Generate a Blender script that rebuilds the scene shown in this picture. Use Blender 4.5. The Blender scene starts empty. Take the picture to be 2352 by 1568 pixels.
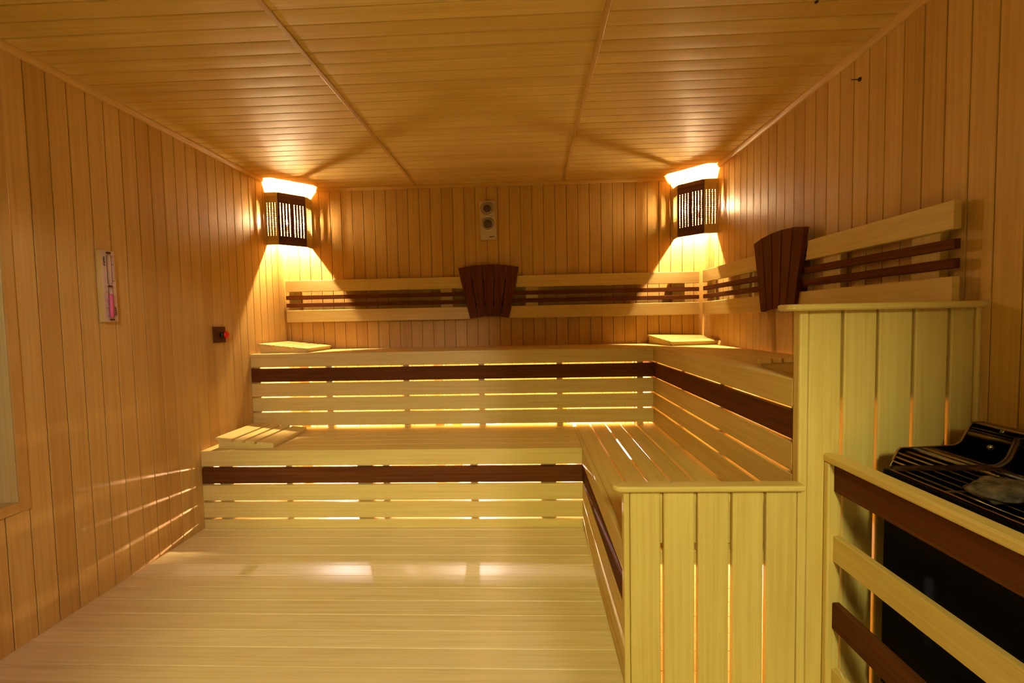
import bpy, math, random
from mathutils import Vector, Matrix, noise

# ------------------------------------------------------------------ camera, world, exposure
S = bpy.context.scene
C = S.collection
CAM_H = 1.1633
RX = Vector((0.99911986, 0.03706009, -0.01964828))
UX = Vector((0.01780674, 0.04938252, 0.99862119))
FX = Vector((-0.03797928, 0.99809214, -0.04867913))
cam_data = bpy.data.cameras.new('camera')
cam_data.sensor_width = 36.0
cam_data.lens = 1020.0 / 2352.0 * 36.0
cam_data.clip_start = 0.02
cam = bpy.data.objects.new('camera', cam_data)
C.objects.link(cam)
M = Matrix((RX, UX, -FX)).transposed().to_4x4()
M.translation = Vector((0, 0, CAM_H))
cam.matrix_world = M
S.camera = cam

HALL_AMBIENT = (1.0, 0.93, 0.50)
HALL_STRENGTH = 0.2
HALL_LAMP_COLOR = (1.0, 0.83, 0.86)
HALL_LAMP = 1180.0
HALL_BIG_COLOR = (1.0, 0.96, 0.42)
HALL_BIG = 126.0
WARM = (1.0, 0.71, 0.40)
WARM_BENCH = (1.0, 0.80, 0.80)
CORNER_BULB = 33000.0
BENCH_BULB = 12500.0
EXPOSURE = 0.12

world = bpy.data.worlds.new('hall_daylight')
S.world = world
world.use_nodes = True
bg = world.node_tree.nodes['Background']
bg.inputs[0].default_value = (*HALL_AMBIENT, 1)
bg.inputs[1].default_value = HALL_STRENGTH
vs = S.view_settings
vs.view_transform = 'Standard'
vs.look = 'None'
vs.exposure = EXPOSURE
vs.gamma = 1.0
vs.use_curve_mapping = False
S.cycles.max_bounces = 8
S.cycles.diffuse_bounces = 5
S.cycles.use_adaptive_sampling = True
S.cycles.adaptive_threshold = 0.02
S.cycles.glossy_bounces = 4
S.cycles.transmission_bounces = 8
S.cycles.sample_clamp_indirect = 6.0
S.cycles.caustics_reflective = False
S.cycles.caustics_refractive = False

# ------------------------------------------------------------------ room numbers (metres)
XL, XR, YB, YN = -1.883, 1.324, 3.406, -0.70
H, HT = 2.198, 2.173
Y1, Y2 = 2.434, 2.926          # fronts of the lower and the upper bench along the back wall
X1, X2 = 0.284, 0.811          # fronts of the lower and the upper bench along the right wall
ZL, ZU = 0.45, 0.965           # seat heights
YP = 1.36                      # plane of the two end panels
DX0, DX1, DZ = -0.85, 0.60, 2.10   # doorway in the front wall

# daylight enters by the doorway only: a portal tells the renderer so
pd = bpy.data.lights.new('doorway_portal', 'AREA')
pd.shape = 'RECTANGLE'; pd.size = DX1 - DX0; pd.size_y = DZ
pd.cycles.is_portal = True
po = bpy.data.objects.new('doorway_portal', pd)
po.location = ((DX0 + DX1) / 2, YN - 0.13, DZ / 2)
po.rotation_euler = (math.radians(90), 0, 0)
C.objects.link(po)

X, Y, Z = Vector((1, 0, 0)), Vector((0, 1, 0)), Vector((0, 0, 1))
rng = random.Random(11)

# ------------------------------------------------------------------ materials
def new_mat(name):
    m = bpy.data.materials.new(name)
    m.use_nodes = True
    nt = m.node_tree
    return m, nt, nt.nodes['Principled BSDF']

def wood(name, light, mid, dark, rough=0.42, grain=0.5, tint=0.5, spec=0.42):
    """Board wood: long grain along U, rings across V, every board its own tint."""
    m, nt, b = new_mat(name)
    N, L = nt.nodes, nt.links
    uv = N.new('ShaderNodeUVMap'); uv.uv_map = 'grain'
    at = N.new('ShaderNodeAttribute'); at.attribute_name = 'board'
    mp = N.new('ShaderNodeMapping'); mp.inputs['Scale'].default_value = (1.6, 90, 1)
    L.new(uv.outputs[0], mp.inputs[0])
    off = N.new('ShaderNodeCombineXYZ')
    mul = N.new('ShaderNodeMath'); mul.operation = 'MULTIPLY'; mul.inputs[1].default_value = 37.0
    L.new(at.outputs['Fac'], mul.inputs[0]); L.new(mul.outputs[0], off.inputs[2])
    add = N.new('ShaderNodeVectorMath'); add.operation = 'ADD'
    L.new(mp.outputs[0], add.inputs[0]); L.new(off.outputs[0], add.inputs[1])
    n1 = N.new('ShaderNodeTexNoise'); n1.inputs['Scale'].default_value = 1.0; n1.inputs['Detail'].default_value = 3.0
    n1.inputs['Distortion'].default_value = 0.5
    L.new(add.outputs[0], n1.inputs['Vector'])
    # fine fibres
    mp2 = N.new('ShaderNodeMapping'); mp2.inputs['Scale'].default_value = (9, 420, 1)
    L.new(uv.outputs[0], mp2.inputs[0])
    n2 = N.new('ShaderNodeTexNoise'); n2.inputs['Scale'].default_value = 1.0; n2.inputs['Detail'].default_value = 2.0
    L.new(mp2.outputs[0], n2.inputs['Vector'])
    # broad cathedral figure
    mp3 = N.new('ShaderNodeMapping'); mp3.inputs['Scale'].default_value = (0.9, 9, 1)
    L.new(uv.outputs[0], mp3.inputs[0])
    add3 = N.new('ShaderNodeVectorMath'); add3.operation = 'ADD'
    L.new(mp3.outputs[0], add3.inputs[0]); L.new(off.outputs[0], add3.inputs[1])
    n3 = N.new('ShaderNodeTexNoise'); n3.inputs['Scale'].default_value = 1.0; n3.inputs['Detail'].default_value = 1.0
    L.new(add3.outputs[0], n3.inputs['Vector'])
    wv = N.new('ShaderNodeMath'); wv.operation = 'MULTIPLY'; wv.inputs[1].default_value = 42.0
    L.new(n3.outputs[0], wv.inputs[0])
    sn = N.new('ShaderNodeMath'); sn.operation = 'SINE'; L.new(wv.outputs[0], sn.inputs[0])
    # combine
    a = N.new('ShaderNodeMath'); a.operation = 'MULTIPLY_ADD'
    L.new(sn.outputs[0], a.inputs[0]); a.inputs[1].default_value = 0.07 * grain; L.new(n1.outputs[0], a.inputs[2])
    a2 = N.new('ShaderNodeMath'); a2.operation = 'MULTIPLY_ADD'
    s2 = N.new('ShaderNodeMath'); s2.operation = 'SUBTRACT'; L.new(n2.outputs[0], s2.inputs[0]); s2.inputs[1].default_value = 0.5
    L.new(s2.outputs[0], a2.inputs[0]); a2.inputs[1].default_value = 0.35 * grain; L.new(a.outputs[0], a2.inputs[2])
    cr = N.new('ShaderNodeValToRGB')
    e = cr.color_ramp.elements
    e[0].position = 0.12; e[0].color = (*dark, 1)
    e[1].position = 0.80; e[1].color = (*light, 1)
    k = e.new(0.48); k.color = (*mid, 1)
    L.new(a2.outputs[0], cr.inputs[0])
    # board tint
    tr = N.new('ShaderNodeValToRGB')
    te = tr.color_ramp.elements
    te[0].position = 0.0; te[0].color = (1 - 0.27 * tint, 1 - 0.35 * tint, 1 - 0.45 * tint, 1)
    te[1].position = 1.0; te[1].color = (1.0, 1.0, 1.0, 1)
    q = te.new(0.3); q.color = (1 - 0.12 * tint, 1 - 0.16 * tint, 1 - 0.20 * tint, 1)
    q = te.new(0.6); q.color = (1 - 0.05 * tint, 1 - 0.03 * tint, 1 - 0.04 * tint, 1)
    L.new(at.outputs['Fac'], tr.inputs[0])
    mx = N.new('ShaderNodeMix'); mx.data_type = 'RGBA'; mx.blend_type = 'MULTIPLY'; mx.inputs[0].default_value = 1.0
    L.new(cr.outputs[0], mx.inputs[6]); L.new(tr.outputs[0], mx.inputs[7])
    L.new(mx.outputs[2], b.inputs['Base Color'])
    b.inputs['Roughness'].default_value = rough
    b.inputs['Specular IOR Level'].default_value = spec
    bp = N.new('ShaderNodeBump'); bp.inputs['Strength'].default_value = 0.12; bp.inputs['Distance'].default_value = 0.001
    L.new(a2.outputs[0], bp.inputs['Height']); L.new(bp.outputs[0], b.inputs['Normal'])
    return m

def plain(name, col, rough=0.5, metal=0.0, spec=0.5):
    m, nt, b = new_mat(name)
    b.inputs['Base Color'].default_value = (*col, 1)
    b.inputs['Roughness'].default_value = rough
    b.inputs['Metallic'].default_value = metal
    b.inputs['Specular IOR Level'].default_value = spec
    n = nt.nodes.new('ShaderNodeTexNoise'); n.inputs['Scale'].default_value = 60
    r = nt.nodes.new('ShaderNodeMapRange'); r.inputs[3].default_value = max(0, rough - 0.04); r.inputs[4].default_value = min(1, rough + 0.04)
    tc = nt.nodes.new('ShaderNodeTexCoord')
    nt.links.new(tc.outputs['Object'], n.inputs['Vector'])
    nt.links.new(n.outputs[0], r.inputs[0]); nt.links.new(r.outputs[0], b.inputs['Roughness'])
    return m

def emit(name, col, strength):
    m, nt, b = new_mat(name)
    b.inputs['Base Color'].default_value = (*col, 1)
    b.inputs['Emission Color'].default_value = (*col, 1)
    b.inputs['Emission Strength'].default_value = strength
    return m

CEILING_WOOD = wood('ceiling_board_wood', (0.73, 0.545, 0.19), (0.68, 0.475, 0.15), (0.59, 0.38, 0.11), 0.52, 0.5, 0.4, 0.12)
WALL_WOOD = wood('wall_board_wood', (0.63, 0.41, 0.125), (0.58, 0.355, 0.095), (0.49, 0.275, 0.065), 0.46, 0.6, 0.52, 0.22)
BENCH_WOOD = wood('bench_board_wood', (0.71, 0.56, 0.20), (0.66, 0.49, 0.16), (0.57, 0.39, 0.105), 0.48, 0.75, 0.26, 0.3)
FLOOR_WOOD = wood('floor_board_wood', (0.83, 0.70, 0.38), (0.78, 0.63, 0.31), (0.65, 0.49, 0.21), 0.45, 0.8, 0.28, 0.32)
DARK_WOOD = wood('heat_treated_wood', (0.150, 0.052, 0.014), (0.108, 0.034, 0.009), (0.064, 0.019, 0.006), 0.68, 0.7, 0.3, 0.06)
SHADE_DARK = wood('lamp_shade_dark_wood', (0.10, 0.030, 0.014), (0.075, 0.02, 0.01), (0.05, 0.014, 0.008), 0.5, 0.4, 0.1)
BLACK_STEEL = plain('black_painted_steel', (0.003, 0.003, 0.0035), 0.6, 0.0, 0.05)
CHROME = plain('polished_steel', (0.62, 0.60, 0.56), 0.07, 1.0)
RIM_STEEL = plain('brown_tinted_steel', (0.30, 0.20, 0.14), 0.30, 1.0)
ROD_STEEL = plain('element_steel', (0.85, 0.80, 0.68), 0.14, 1.0)
BRUSHED = plain('champagne_metal_plate', (0.62, 0.52, 0.34), 0.38, 0.85)
DIAL_RING = plain('bright_dial_ring', (0.9, 0.8, 0.58), 0.12, 1.0)
DIAL_FACE = plain('dial_face', (0.55, 0.42, 0.24), 0.4)
DIAL_CENTRE = plain('dial_centre', (0.13, 0.07, 0.04), 0.25)
INK = plain('black_ink', (0.012, 0.008, 0.008), 0.6)
PRINT = plain('brown_print', (0.10, 0.04, 0.03), 0.6)
RED = plain('red_plastic', (0.72, 0.018, 0.006), 0.35)
BLACK_PLASTIC = plain('black_plastic', (0.015, 0.014, 0.013), 0.4)
PINK = plain('pink_sand', (0.78, 0.13, 0.26), 0.5)
PORCELAIN = plain('white_porcelain', (0.8, 0.78, 0.72), 0.3)
NAIL = plain('dull_iron', (0.05, 0.035, 0.025), 0.5, 0.6)
PLATE = plain('pale_timer_plate', (0.62, 0.44, 0.34), 0.35)
CORNER_GLOW = emit('corner_bulb_glow', WARM, CORNER_BULB)
BENCH_GLOW = emit('bench_bulb_glow', WARM_BENCH, BENCH_BULB)
BENCH_GLOW_WEAK = emit('weak_bench_bulb_glow', (1.0, 0.68, 0.38), BENCH_BULB * 0.62)
HALL_BIG_GLOW = emit('hall_big_lamp_glow', HALL_BIG_COLOR, HALL_BIG)
HALL_GLOW = emit('hall_lamp_glow', HALL_LAMP_COLOR, HALL_LAMP)

GLASS, gnt, gb = new_mat('clear_glass')
gnt.nodes.remove(gb)
gtr = gnt.nodes.new('ShaderNodeBsdfTransparent'); ggl = gnt.nodes.new('ShaderNodeBsdfGlossy')
ggl.inputs['Roughness'].default_value = 0.03
gfr = gnt.nodes.new('ShaderNodeFresnel'); gfr.inputs[0].default_value = 1.22
gmx = gnt.nodes.new('ShaderNodeMixShader')
gnt.links.new(gfr.outputs[0], gmx.inputs[0]); gnt.links.new(gtr.outputs[0], gmx.inputs[1]); gnt.links.new(ggl.outputs[0], gmx.inputs[2])
gnt.links.new(gmx.outputs[0], gnt.nodes['Material Output'].inputs[0])

STONE, snt, sb = new_mat('sauna_stone')
tc = snt.nodes.new('ShaderNodeTexCoord')
sn = snt.nodes.new('ShaderNodeTexNoise'); sn.inputs['Scale'].default_value = 42; sn.inputs['Detail'].default_value = 6
sr = snt.nodes.new('ShaderNodeValToRGB')
sr.color_ramp.elements[0].position = 0.35; sr.color_ramp.elements[0].color = (0.03, 0.026, 0.022, 1)
sr.color_ramp.elements[1].position = 0.68; sr.color_ramp.elements[1].color = (0.20, 0.15, 0.11, 1)
snt.links.new(tc.outputs['Object'], sn.inputs['Vector'])
snt.links.new(sn.outputs[0], sr.inputs[0]); snt.links.new(sr.outputs[0], sb.inputs['Base Color'])
sb.inputs['Roughness'].default_value = 0.8
sbp = snt.nodes.new('ShaderNodeBump'); sbp.inputs['Strength'].default_value = 0.6; sbp.inputs['Distance'].default_value = 0.004
snt.links.new(sn.outputs[0], sbp.inputs['Height']); snt.links.new(sbp.outputs[0], sb.inputs['Normal'])

# ------------------------------------------------------------------ mesh builder
class MB:
    def __init__(self):
        self.v, self.f, self.uv, self.r, self.sm = [], [], [], [], []

    def face(self, idx, uvs, r, smooth=False):
        self.f.append(idx); self.uv.append(uvs); self.r.append(r); self.sm.append(smooth)

    def prism(self, prof, o, ax, aw, at, L, r=None, bevel_ends=0.0, smooth=False):
        """prof: list of (w,t) counter-clockwise seen against ax; runs L along ax from o."""
        r = rng.random() if r is None else r
        ou, ov = rng.random() * 20, rng.random() * 5
        n = len(prof); b = len(self.v)
        for s in (0, L):
            for (w, t) in prof:
                self.v.append(o + ax * s + aw * w + at * t)
        per = [0]
        for i in range(n):
            a, c = prof[i], prof[(i + 1) % n]
            per.append(per[-1] + math.hypot(a[0] - c[0], a[1] - c[1]))
        for i in range(n):
            j = (i + 1) % n
            self.face([b + i, b + j, b + n + j, b + n + i],
                      [(ou, ov + per[i]), (ou, ov + per[i + 1]), (ou + L, ov + per[i + 1]), (ou + L, ov + per[i])], r, smooth)
        self.face([b + i for i in range(n)][::-1], [(ou + p[1] * .3, ov + p[0]) for p in prof][::-1], r)
        self.face([b + n + i for i in range(n)], [(ou + p[1] * .3, ov + p[0]) for p in prof], r)

    def plank(self, o, ax, aw, at, L, W, T, ch=0.003, r=None, back=0.0):
        """board: o = corner, at = outward (face) direction; the two front edges rounded."""
        if ch > 0:
            k = ch * 0.35
            prof = [(0, 0), (W, 0), (W, T - ch), (W - k, T - k), (W - ch, T), (ch, T), (k, T - k), (0, T - ch)]
            if back:
                prof = [(back, 0), (W - back, 0), (W, back)] + prof[2:] + [(0, back)]
        else:
            prof = [(0, 0), (W, 0), (W, T), (0, T)]
        if ax.cross(aw).dot(at) < 0:
            prof = prof[::-1]
        # ax x aw = at gives faces pointing outward when the profile runs counter-clockwise
        prof = prof[::-1] if False else prof
        self.prism(prof, o, ax, aw, at, L, r)

    def box(self, x0, x1, y0, y1, z0, z1, ch=0.002, long='auto', r=None):
        d = (x1 - x0, y1 - y0, z1 - z0)
        if long == 'auto':
            i = max(range(3), key=lambda q: d[q])
        else:
            i = 'xyz'.index(long)
        ax = (X, Y, Z)[i]; aw = (Y, Z, X)[i]; at = (Z, X, Y)[i]
        W = (d[1], d[2], d[0])[i]; T = (d[2], d[0], d[1])[i]
        c = min(ch, W * .4, T * .4)
        k = c * .3
        prof = [(c, 0), (W - c, 0), (W - k, k), (W, c), (W, T - c), (W - k, T - k), (W - c, T), (c, T), (k, T - k), (0, T - c), (0, c), (k, k)] if c > 0 \
            else [(0, 0), (W, 0), (W, T), (0, T)]
        self.prism(prof, Vector((x0, y0, z0)), ax, aw, at, d[i], r)

    def cyl(self, c, axis, rad, L, seg=20, r=0.5, rad2=None):
        axis = axis.normalized()
        u = axis.orthogonal().normalized(); w = axis.cross(u)
        b = len(self.v); rad2 = rad if rad2 is None else rad2
        for s, q in ((0, rad), (L, rad2)):
            for i in range(seg):
                a = 2 * math.pi * i / seg
                self.v.append(c + axis * s + (u * math.cos(a) + w * math.sin(a)) * q)
        for i in range(seg):
            j = (i + 1) % seg
            self.face([b + i, b + j, b + seg + j, b + seg + i], [(i / seg, 0), (j / seg, 0), (j / seg, L), (i / seg, L)], r, True)
        self.face([b + i for i in range(seg)][::-1], [(0, 0)] * seg, r)
        self.face([b + seg + i for i in range(seg)], [(0, 0)] * seg, r)

    def lathe(self, c, axis, prof, seg=24, r=0.5):
        """prof: (radius, height) from bottom to top"""
        axis = axis.normalized()
        u = axis.orthogonal().normalized(); w = axis.cross(u)
        b = len(self.v); n = len(prof)
        for (q, h) in prof:
            for i in range(seg):
                a = 2 * math.pi * i / seg
                self.v.append(c + axis * h + (u * math.cos(a) + w * math.sin(a)) * max(q, 1e-5))
        for k in range(n - 1):
            for i in range(seg):
                j = (i + 1) % seg
                self.face([b + k * seg + i, b + k * seg + j, b + (k + 1) * seg + j, b + (k + 1) * seg + i], [(0, 0)] * 4, r, True)

    def build(self, name, mat, parent=None, origin=None, local=False):
        me = bpy.data.meshes.new(name)
        o3 = Vector((0, 0, 0))
        if parent is not None and not local:
            q = parent
            while q is not None:
                o3 = o3 + q.location; q = q.parent
        if origin is not None:
            o3 = Vector(origin)
        me.from_pydata([tuple(p - o3) for p in self.v], [], self.f)
        uvl = me.uv_layers.new(name='grain')
        k = 0
        for us in self.uv:
            for q in us:
                uvl.data[k].uv = q; k += 1
        at = me.attributes.new('board', 'FLOAT', 'FACE')
        at.data.foreach_set('value', self.r)
        me.polygons.foreach_set('use_smooth', self.sm)
        me.materials.append(mat)
        me.validate(); me.update()
        ob = bpy.data.objects.new(name, me)
        C.objects.link(ob)
        if parent is not None:
            ob.parent = parent
        elif origin is not None:
            ob.location = origin
        return ob

def crowned(mb, o, ax, aw, at, L, W, T, ch, rise):
    # board whose face is very slightly bowed across its width
    n = 6
    face = [(ch + (W - 2 * ch) * i / n, T + rise * (1 - (2 * i / n - 1) ** 2)) for i in range(n, -1, -1)]
    prof = [(0, 0), (W, 0), (W, T - ch)] + face + [(0, T - ch)]
    mb.prism(prof, o, ax, aw, at, L)

def structure(name, mb, mat, parent=None):
    o = mb.build(name, mat, parent)
    o['kind'] = 'structure'
    return o

def tag(o, label, cat, group=None):
    o['label'] = label; o['category'] = cat
    if group:
        o['group'] = group
    return o

def thing(name, loc, label, cat, group=None, rotz=0.0):
    o = bpy.data.objects.new(name, None)
    o.empty_display_size = 0.05
    C.objects.link(o)
    o.location = loc; o.rotation_euler = (0, 0, rotz)
    return tag(o, label, cat, group)

def one(fn, *a, **k):
    mb = MB(); getattr(mb, fn)(*a, **k)
    return mb

def copy_tree(o, parent=None):
    c = o.copy(); C.objects.link(c)
    if parent is not None:
        c.parent = parent
    for ch in o.children:
        copy_tree(ch, c)
    return c

def V(*a):
    return Vector(a)

# ------------------------------------------------------------------ the room shell
GAP, CH, TB = 0.0030, 0.0020, 0.014
def wall_boards(mb, start, pitch, lo, hi, place):
    n = math.floor((lo - start) / pitch) - 1
    while True:
        a = start + n * pitch; b = a + pitch - GAP
        n += 1
        if b <= lo + 0.004:
            continue
        if a >= hi - 0.004:
            break
        place(max(a, lo), min(b, hi))

# left wall (surface at XL, boards upright, a window opening near the camera)
WY0, WY1, WZ0, WZ1 = 0.45, 1.530, 0.530, 2.06
TRW = 0.038
mb = MB()
def put_left(a, b):
    if b < WY0 - TRW or a > WY1 + TRW - 0.002:
        mb.plank(V(XL - TB, a, 0), Z, Y, X, H, b - a, TB, CH)
    else:
        r = rng.random()
        mb.plank(V(XL - TB, a, 0), Z, Y, X, WZ0 - TRW, b - a, TB, CH, r)
        mb.plank(V(XL - TB, a, WZ1 + TRW), Z, Y, X, H - WZ1 - TRW, b - a, TB, CH, r)
wall_boards(mb, 1.6467 + 0.001, 0.07913, YN, YB + .02, put_left)
bk = XL - TB
for (a, b, c, d) in ((YN - .1, WY0 - .002, 0, H), (WY1 + .002, YB + .1, 0, H), (WY0 - .002, WY1 + .002, 0, WZ0 - .002), (WY0 - .002, WY1 + .002, WZ1 + .002, H)):
    mb.box(bk - .05, bk - .001, a, b, c, d, 0, 'z')
structure('wall_left', mb, WALL_WOOD)

# window: jambs, sill, casing and a pale board closing the outer side
wf = MB()
DP = 0.16
wf.box(XL - DP, XL - .001, WY1, WY1 + .02, WZ0, WZ1, .001, 'z', .95)
wf.box(XL - DP, XL - .001, WY0 - .02, WY0, WZ0, WZ1, .001, 'z', .9)
wf.box(XL - DP, XL - .001, WY0 - .02, WY1 + .02, WZ0 - .02, WZ0, .001, 'y', .9)
wf.box(XL - DP, XL - .001, WY0 - .02, WY1 + .02, WZ1, WZ1 + .02, .001, 'y', .9)
win = structure('window_1', wf, BENCH_WOOD)
cs = MB()
cs.box(XL - .0005, XL + .006, WY1, WY1 + TRW, WZ0 - TRW, WZ1 + TRW, .003, 'z', .1)
cs.box(XL - .0005, XL + .006, WY0 - TRW, WY0, WZ0 - TRW, WZ1 + TRW, .003, 'z', .1)
cs.box(XL - .0005, XL + .006, WY0, WY1, WZ0 - TRW, WZ0, .003, 'y', .1)
cs.box(XL - .0005, XL + .006, WY0, WY1, WZ1, WZ1 + TRW, .003, 'y', .1)
structure('window_casing', cs, WALL_WOOD, win)
gl = MB(); gl.box(XL - DP - .012, XL - DP - .006, WY0 - .02, WY1 + .02, WZ0 - .02, WZ1 + .02, 0, 'y')
structure('window_pane', gl, GLASS, win)
ot = MB(); ot.box(XL - DP - .05, XL - DP - .03, WY0 - .1, WY1 + .1, WZ0 - .1, WZ1 + .1, 0, 'z', .8)
structure('window_shutter', ot, BENCH_WOOD, win)

# back wall (boards upright)
mb = MB()
wall_boards(mb, XL + .35 * .0861 + .001, 0.0861, XL, XR,
            lambda a, b: mb.plank(V(b, YB + TB, 0), Z, -X, -Y, H, b - a, TB, CH))
mb.box(XL - .06, XR + .06, YB + TB + .001, YB + TB + .05, 0, H, 0, 'z')
structure('wall_back', mb, WALL_WOOD)

# right wall
mb = MB()
wall_boards(mb, 1.5649 + .001, .07957, YN, YB + .02,
            lambda a, b: mb.plank(V(XR + TB, b, 0), Z, -Y, -X, H, b - a, TB, CH))
mb.box(XR + TB + .001, XR + TB + .05, YN - .1, YB + .1, 0, H, 0, 'z')
structure('wall_right', mb, WALL_WOOD)

# front wall behind the camera, with the open doorway
mb = MB()
def put_front(a, b):
    if b < DX0 or a > DX1:
        mb.plank(V(a, YN - TB, 0), Z, X, Y, H, b - a, TB, CH)
    else:
        if a < DX0:
            mb.plank(V(a, YN - TB, 0), Z, X, Y, H, DX0 - a, TB, CH)
        if b > DX1:
            mb.plank(V(DX1, YN - TB, 0), Z, X, Y, H, b - DX1, TB, CH)
        mb.plank(V(max(a, DX0), YN - TB, DZ), Z, X, Y, H - DZ, min(b, DX1) - max(a, DX0), TB, CH)
wall_boards(mb, XL, .0861, XL, XR, put_front)
mb.box(XL - .06, DX0, YN - TB - .10, YN - TB - .001, 0, H, 0, 'z')
mb.box(DX1, XR + .06, YN - TB - .10, YN - TB - .001, 0, H, 0, 'z')
mb.box(DX0, DX1, YN - TB - .10, YN - TB - .001, DZ, H, 0, 'x')
structure('wall_front', mb, DARK_WOOD)  # unseen wall, dark wood chosen to cut bounced light
mb = MB()
mb.box(DX0 - .055, DX0 + .012, YN - .12, YN + .012, 0, DZ + .055, .003, 'z')
mb.box(DX1 - .012, DX1 + .055, YN - .12, YN + .012, 0, DZ + .055, .003, 'z')
mb.box(DX0 + .012, DX1 - .012, YN - .12, YN + .012, DZ - .012, DZ + .055, .003, 'x')
structure('door_1', mb, BENCH_WOOD)

# floor: boards across the room, running on into the hall as plain slab
mb = MB()
wall_boards(mb, 1.5139 + .002, .08998, YN, YB + .02,
            lambda a, b: mb.plank(V(XL, a, -.02), X, Y, Z, XR - XL, b - a + .0006, .02, .0010))
mb.box(XL - .06, XR + .06, YN - .1, YB + .1, -.07, -.021, 0, 'x')
mb.box(XL - .06, 2.6, -4.6, YN - .1, -.07, -.002, 0, 'x')
structure('floor', mb, FLOOR_WOOD)

# ceiling: boards across the room, dividing strips, cove trims
mb = MB()
DIV = (-0.838, 0.281)
cuts = [XL, DIV[0], DIV[1], XR]
def put_ceil(a, b):
    bow = rng.random()
    for i in range(3):
        x0, x1 = cuts[i] + .001, cuts[i + 1] - .001
        crowned(mb, V(x1, a, H + TB), -X, Y, -Z, x1 - x0, b - a, TB, CH, .0006 + .0009 * bow)
wall_boards(mb, 1.5669 + .001, .07797, YN, YB, put_ceil)
mb.box(XL - .06, XR + .06, YN - .1, YB + .1, H + TB + .001, H + TB + .06, 0, 'x')
structure('ceiling', mb, CEILING_WOOD)
tn = 0
def trim(mb):
    global tn
    tn += 1
    return structure('trim_%d' % tn, mb, WALL_WOOD)
for x in DIV:
    m_ = MB(); m_.box(x - .010, x + .010, YN, YB - .02, H - .007, H, .002, 'y'); trim(m_)
q = H - HT
cove = [(0, 0), (q, 0), (q * .96, q * .38), (q * .70, q * .72), (q * .36, q * .96), (0, q)]
def cove_run(o, ax, aw, L):
    m_ = MB()
    at = -Z
    pr = cove if ax.cross(aw).dot(at) > 0 else cove[::-1]
    m_.prism(pr, o, ax, aw, at, L)
    trim(m_)
cove_run(V(XL, YN, H), Y, X, YB - YN)
cove_run(V(XR, YN, H), Y, -X, YB - YN)
cove_run(V(XL + .02, YB, H), X, -Y, XR - XL - .04)

# ------------------------------------------------------------------ benches
BH = 0.09      # board height
FT = 0.022     # fascia thickness
def fascia(parent, horizontal, lo, hi, face, tops, darks, extra=0.0):
    """front boards; horizontal 'x' = along the back wall (face is y), 'y' = along the right wall (face is x)"""
    for i, zt in enumerate(tops):
        z0 = max(zt - BH, 0.0) - (extra if i == len(tops) - 1 else 0)
        mat = DARK_WOOD if i in darks else BENCH_WOOD
        m_ = MB()
        if horizontal == 'x':
            m_.plank(V(lo, face + FT, z0), X, Z, -Y, hi - lo, zt - z0, FT, .003)
        else:
            m_.plank(V(face + FT, hi, z0), -Y, Z, -X, hi - lo, zt - z0, FT, .003)
        o = m_.build('front_board', mat, parent)
        if i in darks:
            o['label'] = 'dark reddish-brown front board'
LOW_T = [0.45, 0.35, 0.25, 0.15, 0.05]
UP_T = [0.965, 0.865, 0.765, 0.665, 0.565]

# lower bench along the back wall
lb = thing('sauna_bench', (-0.8, 2.68, 0), 'lower pale slatted bench along the back wall, stepping up to the higher one', 'bench')
fascia(lb, 'x', XL + .001, X1 - .001, Y1, LOW_T, (1,))
yy = Y1 + FT + .001
while yy < Y2 + .06:
    m_ = MB(); m_.plank(V(XL + .001, yy, ZL - .026), X, Y, Z, X1 - XL - .002, .088, .026, .002)
    m_.build('seat_board', BENCH_WOOD, lb); yy += .0895
for a, b in ((-1.881, -1.832), (-1.797, -1.715), (-1.405, -1.367), (-.99, -.899), (-.843, -.803), (-.343, -.301), (.054, .14)):
    m_ = MB(); m_.box(a, b, Y1 + FT + .001, Y1 + FT + .036, 0, ZL - .072, .002, 'z'); m_.build('support_post', BENCH_WOOD, lb)
    m_ = MB(); m_.box(a, b, Y1 + FT + .001, Y2 + .02, ZL - .071, ZL - .027, .002, 'y'); m_.build('seat_joist', BENCH_WOOD, lb)

# upper bench along the back wall
ub = thing('sauna_bench', (-0.55, 3.17, 0), 'upper pale slatted bench along the back wall, below the thermometer', 'bench')
fascia(ub, 'x', XL + .001, X2 - .001, Y2, UP_T, (1,))
yy = Y2 + FT + .001
while yy < YB - .02:
    w = min(.0915, YB - .0006 - yy)
    m_ = MB(); m_.plank(V(XL + .001, yy, ZU - .026), X, Y, Z, X2 - XL - .002, w, .026, .002)
    m_.build('seat_board', BENCH_WOOD, ub); yy += .093
for a, b in ((-1.881, -1.832), (-1.378, -1.336), (-.852, -.810), (-.342, -.300), (.178, .220), (.708, .750)):
    m_ = MB(); m_.box(a, b, Y2 + FT + .001, Y2 + FT + .036, 0 if a > -1.8 and False else ZL + .003, ZU - .072, .002, 'z'); m_.build('support_post', BENCH_WOOD, ub)
    m_ = MB(); m_.box(a, b, Y2 + FT + .001, YB - .003, ZU - .071, ZU - .027, .002, 'y'); m_.build('seat_joist', BENCH_WOOD, ub)
for x in (-1.552, -.62, .73):  # leftmost leg placed to block lamp streaks on the left wall
    m_ = MB(); m_.box(x - .032, x + .032, Y2 + .071, Y2 + .111, 0, ZU - .072, .002, 'z'); m_.build('leg', BENCH_WOOD, ub)
for xa, xb in ((-.565, -.495), (.185, .265)):  # extra legs added beside the lamps to keep their light off the left wall
    m_ = MB(); m_.box(xa, xb, 3.18, 3.215, 0, ZU - .072, .002, 'z'); m_.build('leg', BENCH_WOOD, ub)

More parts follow.
